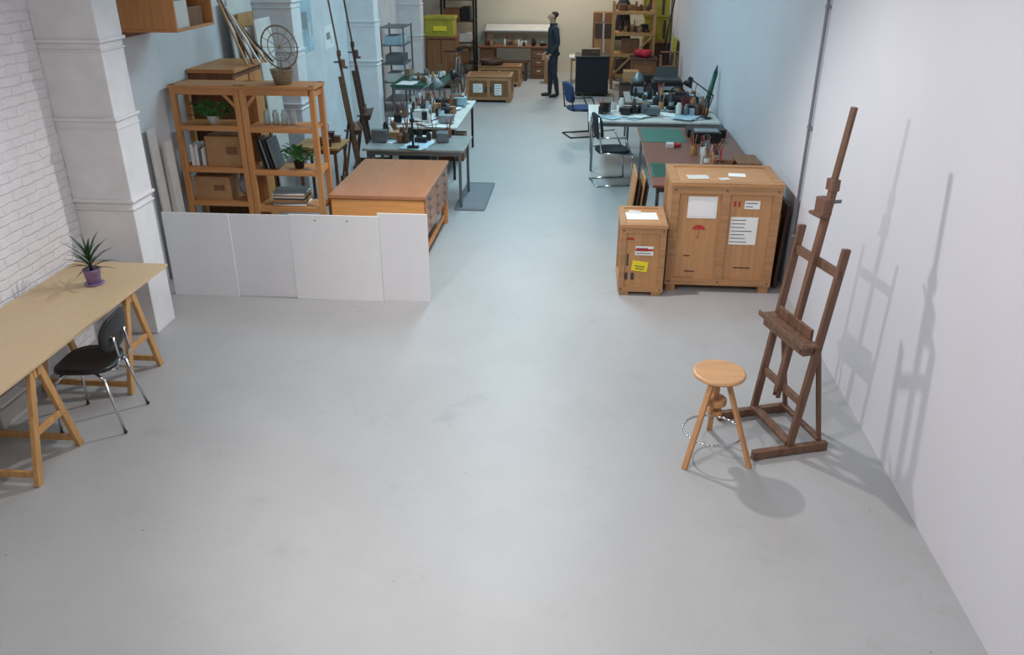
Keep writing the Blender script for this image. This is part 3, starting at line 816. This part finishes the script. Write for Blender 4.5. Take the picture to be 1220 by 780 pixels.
# ------------------------------------------------------------ man
def make_man(name, loc, rotz):
    J = []; E = []; R = []
    def v(p, r, parent=None):
        J.append(p); R.append(r if isinstance(r, tuple) else (r, r)); i = len(J)-1
        if parent is not None: E.append((parent, i))
        return i
    pel = v((0, 0, .96), (.155, .115))
    sp = v((0, .005, 1.12), (.15, .12), pel)
    ch = v((0, 0, 1.30), (.165, .125), sp)
    uc = v((0, -.01, 1.41), (.13, .10), ch)
    nk = v((0, 0, 1.50), (.058, .058), uc)
    n2 = v((0, .012, 1.545), (.052, .055), nk)
    h1 = v((0, .028, 1.60), (.062, .078), n2)
    h2 = v((0, .02, 1.665), (.078, .098), h1)
    h3 = v((0, .01, 1.72), (.062, .078), h2)
    for s in (-1, 1):
        sh = v((s*.17, -.01, 1.41), .07, uc)
        ua = v((s*.215, -.03, 1.27), .062, sh)
        el = v((s*.24, -.05, 1.12), .052, ua)
        fa = v((s*.235, .03, 1.02), .046, el)
        wr = v((s*.215, .11, .92), .032, fa)
        v((s*.205, .145, .87), (.03, .024), wr)
        hp = v((s*.09, .0, .88), .10, pel)
        th = v((s*.10, .01, .7), .085, hp)
        kn = v((s*.105, .015+.02*s, .5), .062, th)
        cf = v((s*.108, -.01+.04*s, .34), .06, kn)
        an = v((s*.11, -.02+.06*s, .1), .048, cf)
        hl = v((s*.11, -.03+.06*s, .055), .045, an)
        bl = v((s*.12, .09+.06*s, .04), (.045, .034), hl)
        v((s*.125, .17+.06*s, .034), (.036, .026), bl)
    me = bpy.data.meshes.new('tmp'); me.from_pydata(J, E, [])
    o = bpy.data.objects.new('tmp', me); scene.collection.objects.link(o)
    o.modifiers.new('skin', 'SKIN'); ss = o.modifiers.new('sub', 'SUBSURF'); ss.levels = 2; ss.render_levels = 2
    for i, r in enumerate(R):
        d = me.skin_vertices[0].data[i]; d.radius = r; d.use_root = (i == 0)
    dg = bpy.context.evaluated_depsgraph_get(); dg.update()
    ev = bpy.data.meshes.new_from_object(o.evaluated_get(dg))
    b = MB(name); b.bm.from_mesh(ev)
    bpy.data.objects.remove(o)
    for k in ('jacket', 'jeans', 'skin', 'shoe', 'hair'): b.mi(k)
    for f in b.bm.faces:
        c = f.calc_center_median(); f.smooth = True
        if c.z > 1.515:
            f.material_index = 4 if (c.z > 1.715 or (c.y < .0 and c.z > 1.60)) else 2
        elif abs(c.x) > .16 and c.z < .925 and c.y > .08 : f.material_index = 2
        elif c.z < .085: f.material_index = 3
        elif c.z < .90: f.material_index = 1
        else: f.material_index = 0
    b.lathe([(.17, 0), (.185, .0), (.185, .05), (.17, .06)], (0, 0, .88), 'jacket', 24)
    for vv in list(b.bm.verts)[-96:]: vv.co.y *= .78
    b.lathe([(.07, 0), (.085, .0), (.08, .05), (.066, .05)], (0, 0, 1.475), 'jacket', 20)
    b.tube((0, .10, 1.665), (0, .135, 1.632), .009, 'skin', .015, n=8)
    for s in (-1, 1):
        b.ball((s*.028, .105, 1.663), .011, 'white', n=8); b.ball((s*.028, .113, 1.663), .006, 'ink', n=8)
        b.box((s*.028, .112, 1.683), (.032, .008, .006), 'hair')
        b.ball((s*.077, .01, 1.652), .026, 'skin', (.35, .7, 1.2), n=8)
    b.box((0, .108, 1.603), (.04, .01, .007), 'red')
    b.ball((0, -.022, 1.695), .08, 'hair', (.92, 1.05, .78), n=16)
    for s in (-1, 1):
        P0 = Vector((s*.205, .145, .87)); d = Vector((-s*.1, .35, -.93)).normalized(); w = Vector((0, .93, .35))
        b.ball(tuple(P0+d*.02), .034, 'skin', (.5, 1.1, 1.3), n=10)
        for k, L in enumerate((.07, .08, .075, .058)):
            q = P0+d*.05+w*(.028-.018*k); q2 = q+d*L*.55; q3 = q2+(d*.8+Vector((-s*.6, 0, 0))).normalized()*L*.5
            b.tube(q, q2, .0085, 'skin', .008, n=8); b.tube(q2, q3, .008, 'skin', .006, n=8); b.ball(tuple(q2), .008, 'skin', n=6)
        q = P0+w*.03; q2 = q+(d*.6+w*.7)*.035; q3 = q2+d*.03
        b.tube(q, q2, .011, 'skin', .009, n=8); b.tube(q2, q3, .009, 'skin', .007, n=8)
    return b.finish(0, loc, rotz)
make_man('standing_man', (-.66, 18.44, -.005), PI/2+.25)

# ------------------------------------------------------------ lights
def area(name, loc, size, power, col, sy=None, rot=(0, 0, 0)):
    l = bpy.data.lights.new(name, 'AREA'); l.energy = power; l.color = col; l.size = size
    if sy: l.shape = 'RECTANGLE'; l.size_y = sy
    o = bpy.data.objects.new(name, l); scene.collection.objects.link(o); o.location = loc; o.rotation_euler = rot
    return o
def spot(name, loc, tgt, power, col, ang=100, r=.06, blend=.6):
    l = bpy.data.lights.new(name, 'SPOT'); l.energy = power; l.color = col; l.spot_size = math.radians(ang); l.spot_blend = blend; l.shadow_soft_size = r
    o = bpy.data.objects.new(name, l); scene.collection.objects.link(o); o.location = loc
    o.rotation_euler = (Vector(tgt)-Vector(loc)).to_track_quat('-Z', 'Y').to_euler()
    return o
warm = (1, .975, .96); neutral = (1, .985, .98); cool = (.55, .87, 1.0)
spot('spot_front', (-2.4, 2.05, 3.35), (1.4, 4.9, 1.0), 300, warm, 110, .025)
spot('spot_middle', (-.6, 7.0, 3.6), (-.3, 5.4, 0), 310, neutral, 155, .07)
area('ambient_fill_front', (-1.0, 2.5, 4.05), 3.0, 72, (1, .99, 1), 2.0)  # added soft ambient fill for the foreground, not a known ceiling fixture
area('ceiling_light_mid_a', (-1.0, 10.2, 4.05), .6, 112, cool, 2.4)
area('ceiling_light_mid_b', (-1.0, 14.0, 4.05), .6, 120, cool, 2.4)
area('ceiling_light_far', (-1.0, 18.0, 4.05), .6, 45, (.85, .95, 1), 2.0)
area('ceiling_light_back', (-.3, 20.9, 4.0), .6, 75, (1, .92, .8), .8)
w = bpy.data.worlds.new('world'); scene.world = w; w.use_nodes = True
w.node_tree.nodes['Background'].inputs['Color'].default_value = (1, .99, .985, 1)
w.node_tree.nodes['Background'].inputs['Strength'].default_value = .32

# ------------------------------------------------------------ camera
cam = bpy.data.cameras.new('camera'); co = bpy.data.objects.new('camera', cam); scene.collection.objects.link(co)
cam.sensor_width = 36; cam.lens = 28.77; cam.clip_end = 100
co.location = (0, 0, 3.1); co.rotation_euler = (math.radians(90-25.3), 0, math.radians(4.8))
scene.camera = co
